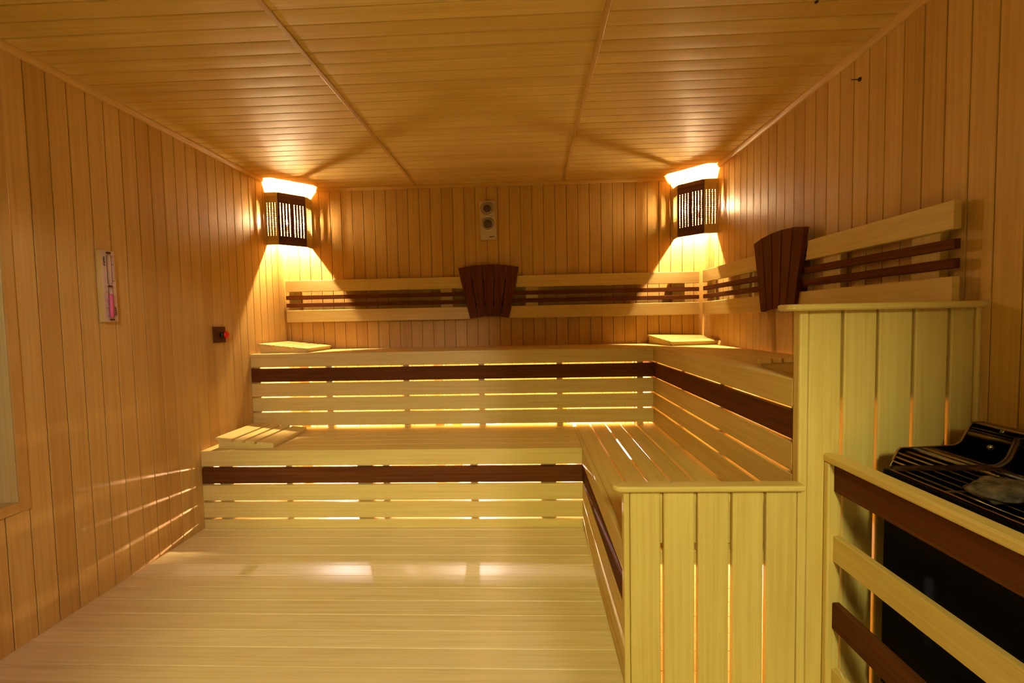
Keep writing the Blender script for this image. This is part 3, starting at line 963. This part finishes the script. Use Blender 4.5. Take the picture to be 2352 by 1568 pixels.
# ------------------------------------------------------------------ heater
ht = thing('sauna_heater', (1.15, .95, .1), 'black electric sauna heater with a polished steel stone tray, behind the slatted guard', 'heater')
hx0, hx1, hy0, hy1, hz0, hz1 = 1.000, 1.300, .60, 1.275, .10, .724
m_ = MB()
for a in ((hx0, hx0 + .012, hy0, hy1, hz0, hz1 - .02), (hx1 - .012, hx1, hy0, hy1, hz0, hz1), (hx0 + .012, hx1 - .012, hy1 - .012, hy1, hz0, hz1 - .02), (hx0 + .012, hx1 - .012, hy0, hy0 + .012, hz0, hz1 - .02)):
    m_.box(*a, .001, 'z')
m_.box(hx0 + .013, hx1 - .013, hy0 + .013, hy1 - .013, hz0, hz0 + .02, 0, 'y')
m_.build('casing', BLACK_STEEL, ht)
m_ = MB()
m_.box(hx0 - .004, hx0 + .016, hy0 - .004, hy1, hz1 - .020, hz1 - .002, .003, 'y')
m_.box(hx0 + .017, hx1, hy0 - .004, hy0 + .016, hz1 - .020, hz1 - .002, .003, 'x')
m_.build('black_rim', BLACK_STEEL, ht)
m_ = MB(); m_.box(hx0 + .002, hx0 + .010, hy0, hy1 - .016, hz1 - .0018, hz1 + .002, .001, 'y'); m_.build('rim_edge', RIM_STEEL, ht)
m_ = MB(); m_.box(hx0 + .017, hx1 - .013, hy0 + .017, hy1 - .019, hz1 - .30, hz1 - .28, 0, 'y'); m_.build('stone_tray', BLACK_STEEL, ht)
# far end plate, polished, low at the aisle side and stepping up to the wall side
prof = [(1.002, .706), (1.002, .735), (1.010, .752)]
for k in range(5):
    a = math.radians(150 - k * 15); prof.append((1.036 + .016 * math.cos(a), .768 + .018 * math.sin(a)))
prof += [(1.05, .7862), (1.15, .7905)]
for k in range(7):
    a = math.radians(-90 + k * 11); prof.append((1.165 + .035 * math.cos(a), .826 + .035 * math.sin(a)))
prof += [(1.214, .846)]
for k in range(4):
    a = math.radians(160 - k * 22); prof.append((1.228 + .012 * math.cos(a), .845 + .011 * math.sin(a)))
prof += [(1.258, .8555), (1.300, .800), (1.300, .706)]
def sheet(m_, prof, y0, y1, r=.5):
    # closed profile in x,z extruded in y (profile listed clockwise seen from -y)
    m_.prism([(p[0], p[1]) for p in prof][::-1], V(0, y0, 0), Y, X, Z, y1 - y0, r)
m_ = MB()
n = len(prof)
b0 = 0
for yv in (hy1 - .016, hy1 - .013):
    for (px, pz) in prof:
        m_.v.append(V(px, yv, pz))
m_.face([i for i in range(n)][::-1], [(0, 0)] * n, .5)
m_.face([n + i for i in range(n)], [(0, 0)] * n, .5)
for i in range(n):
    j = (i + 1) % n
    m_.face([i, j, n + j, n + i], [(0, 0)] * 4, .5)
m_.build('end_plate', CHROME, ht)
m_ = MB()
for i in range(2, n - 2):
    (ax_, az_), (bx_, bz_) = prof[i], prof[i + 1]
    d = Vector((bx_ - ax_, 0, bz_ - az_)); L_ = d.length
    if L_ < 1e-5: continue
    d.normalize(); nn = V(-d.z, 0, d.x)
    m_.plank(V(ax_, hy1 - .017, az_) - nn * .0005, d, Y, nn, L_ + .0004, .006, .0022, 0)
m_.build('end_plate_lip', RIM_STEEL, ht)
# back plate: rises and leans forward over the stones, flat shelf on top
bp_prof = [(1.286, .700), (1.282, .742), (1.276, .770), (1.262, .800), (1.246, .826), (1.232, .850)]
m_ = MB(); b0 = 0
for (px, pz) in bp_prof:
    for yv in (hy0, hy1 - .0165):
        m_.v.append(V(px, yv, pz))
for (px, pz) in bp_prof:
    for yv in (hy0, hy1 - .0165):
        m_.v.append(V(px + .003, yv, pz))
k_ = len(bp_prof)
for i in range(k_ - 1):
    a = 2 * i
    m_.face([a, a + 2, a + 3, a + 1][::-1], [(0, 0)] * 4, .5, True)
    c_ = 2 * k_ + a
    m_.face([c_, c_ + 2, c_ + 3, c_ + 1], [(0, 0)] * 4, .5, True)
for ids in ([0, 1, 2 * k_ + 1, 2 * k_], [2 * k_ - 2, 4 * k_ - 2, 4 * k_ - 1, 2 * k_ - 1]):
    m_.face(ids, [(0, 0)] * 4, .5)
m_.build('back_plate', CHROME, ht)
m_ = MB(); m_.box(1.230, 1.258, hy0, hy1 - .012, .8515, .8565, .0015, 'y'); m_.build('top_shelf', RIM_STEEL, ht)
m_ = MB(); m_.lathe(V(1.268, hy1 - .0165, .785), -Y, [(.007, 0), (.007, .002), (.004, .005), (0, .006)], 16); m_.build('screw', CHROME, ht)
m_ = MB(); m_.box(1.010, 1.284, hy1 - .024, hy1 - .0165, .722, .735, .002, 'x'); m_.build('end_bracket', RIM_STEEL, ht)
# heating rods, running the length of the tray
for k in range(7):
    xk = 1.036 + k * .0385
    m_ = MB(); m_.cyl(V(xk, hy0 + .02, .722), Y, .0036, hy1 - .026 - hy0 - .02, 12)
    m_.build('heating_rod', ROD_STEEL, ht)
m_ = MB(); m_.box(1.012, 1.060, 1.105, 1.116, .7175, .7215, .001, 'x'); m_.build('rod_brace', RIM_STEEL, ht)
# small feet to the floor
for px, py in ((1.04, .66), (1.26, .66), (1.04, 1.22), (1.26, 1.22)):
    m_ = MB(); m_.cyl(V(px, py, .0), Z, .014, .10, 16); m_.build('leg', BLACK_STEEL, ht)

# ------------------------------------------------------------------ stones
def stone(c, size, seed, label, squash=(1, 1, 1), rot=0.0):
    import bmesh
    bm = bmesh.new(); bmesh.ops.create_icosphere(bm, subdivisions=4, radius=1.0)
    off = V(seed * 7.3, seed * 3.1, seed * 5.7)
    planes = []
    rr = random.Random(seed)
    for _ in range(11):
        nrm = V(rr.gauss(0, 1), rr.gauss(0, 1), rr.gauss(0, 1)).normalized(); planes.append((nrm, .62 + rr.random() * .26))
    for v in bm.verts:
        p = v.co.copy()
        for nrm, d in planes:
            k = p.dot(nrm)
            if k > d:
                p -= nrm * (k - d) * .92
        p *= 1 + .16 * noise.noise(p * 1.7 + off) + .09 * noise.noise(p * 4.5 + off) + .06 * noise.noise(p * 11 + off) + .03 * noise.noise(p * 24 + off)
        v.co = V(p.x * size * squash[0], p.y * size * squash[1], p.z * size * squash[2])
    me = bpy.data.meshes.new('sauna_stone'); bm.to_mesh(me); bm.free()
    for p in me.polygons: p.use_smooth = True
    me.materials.append(STONE)
    o = bpy.data.objects.new('sauna_stone', me); C.objects.link(o)
    o.location = c; o.rotation_euler = (0, 0, rot)
    return tag(o, label, 'stone', 'stones on the heater')
stone((1.085, 1.045, .7490), .075, 3, 'large flat grey-brown stone lying on the heater rods', (1.05, .85, .36), .5)
stone((1.190, 1.045, .752), .045, 8, 'dark stone beside the large flat one, toward the steel back plate', (1, 1.1, .62), .2)
stone((1.165, .930, .760), .050, 14, 'dark stone on the heater rods at the edge of the view', (1, 1, .75), 1.1)
stone((1.060, .905, .757), .048, 21, 'greenish dark stone in front of the large flat one', (1, 1.1, .7), .3)
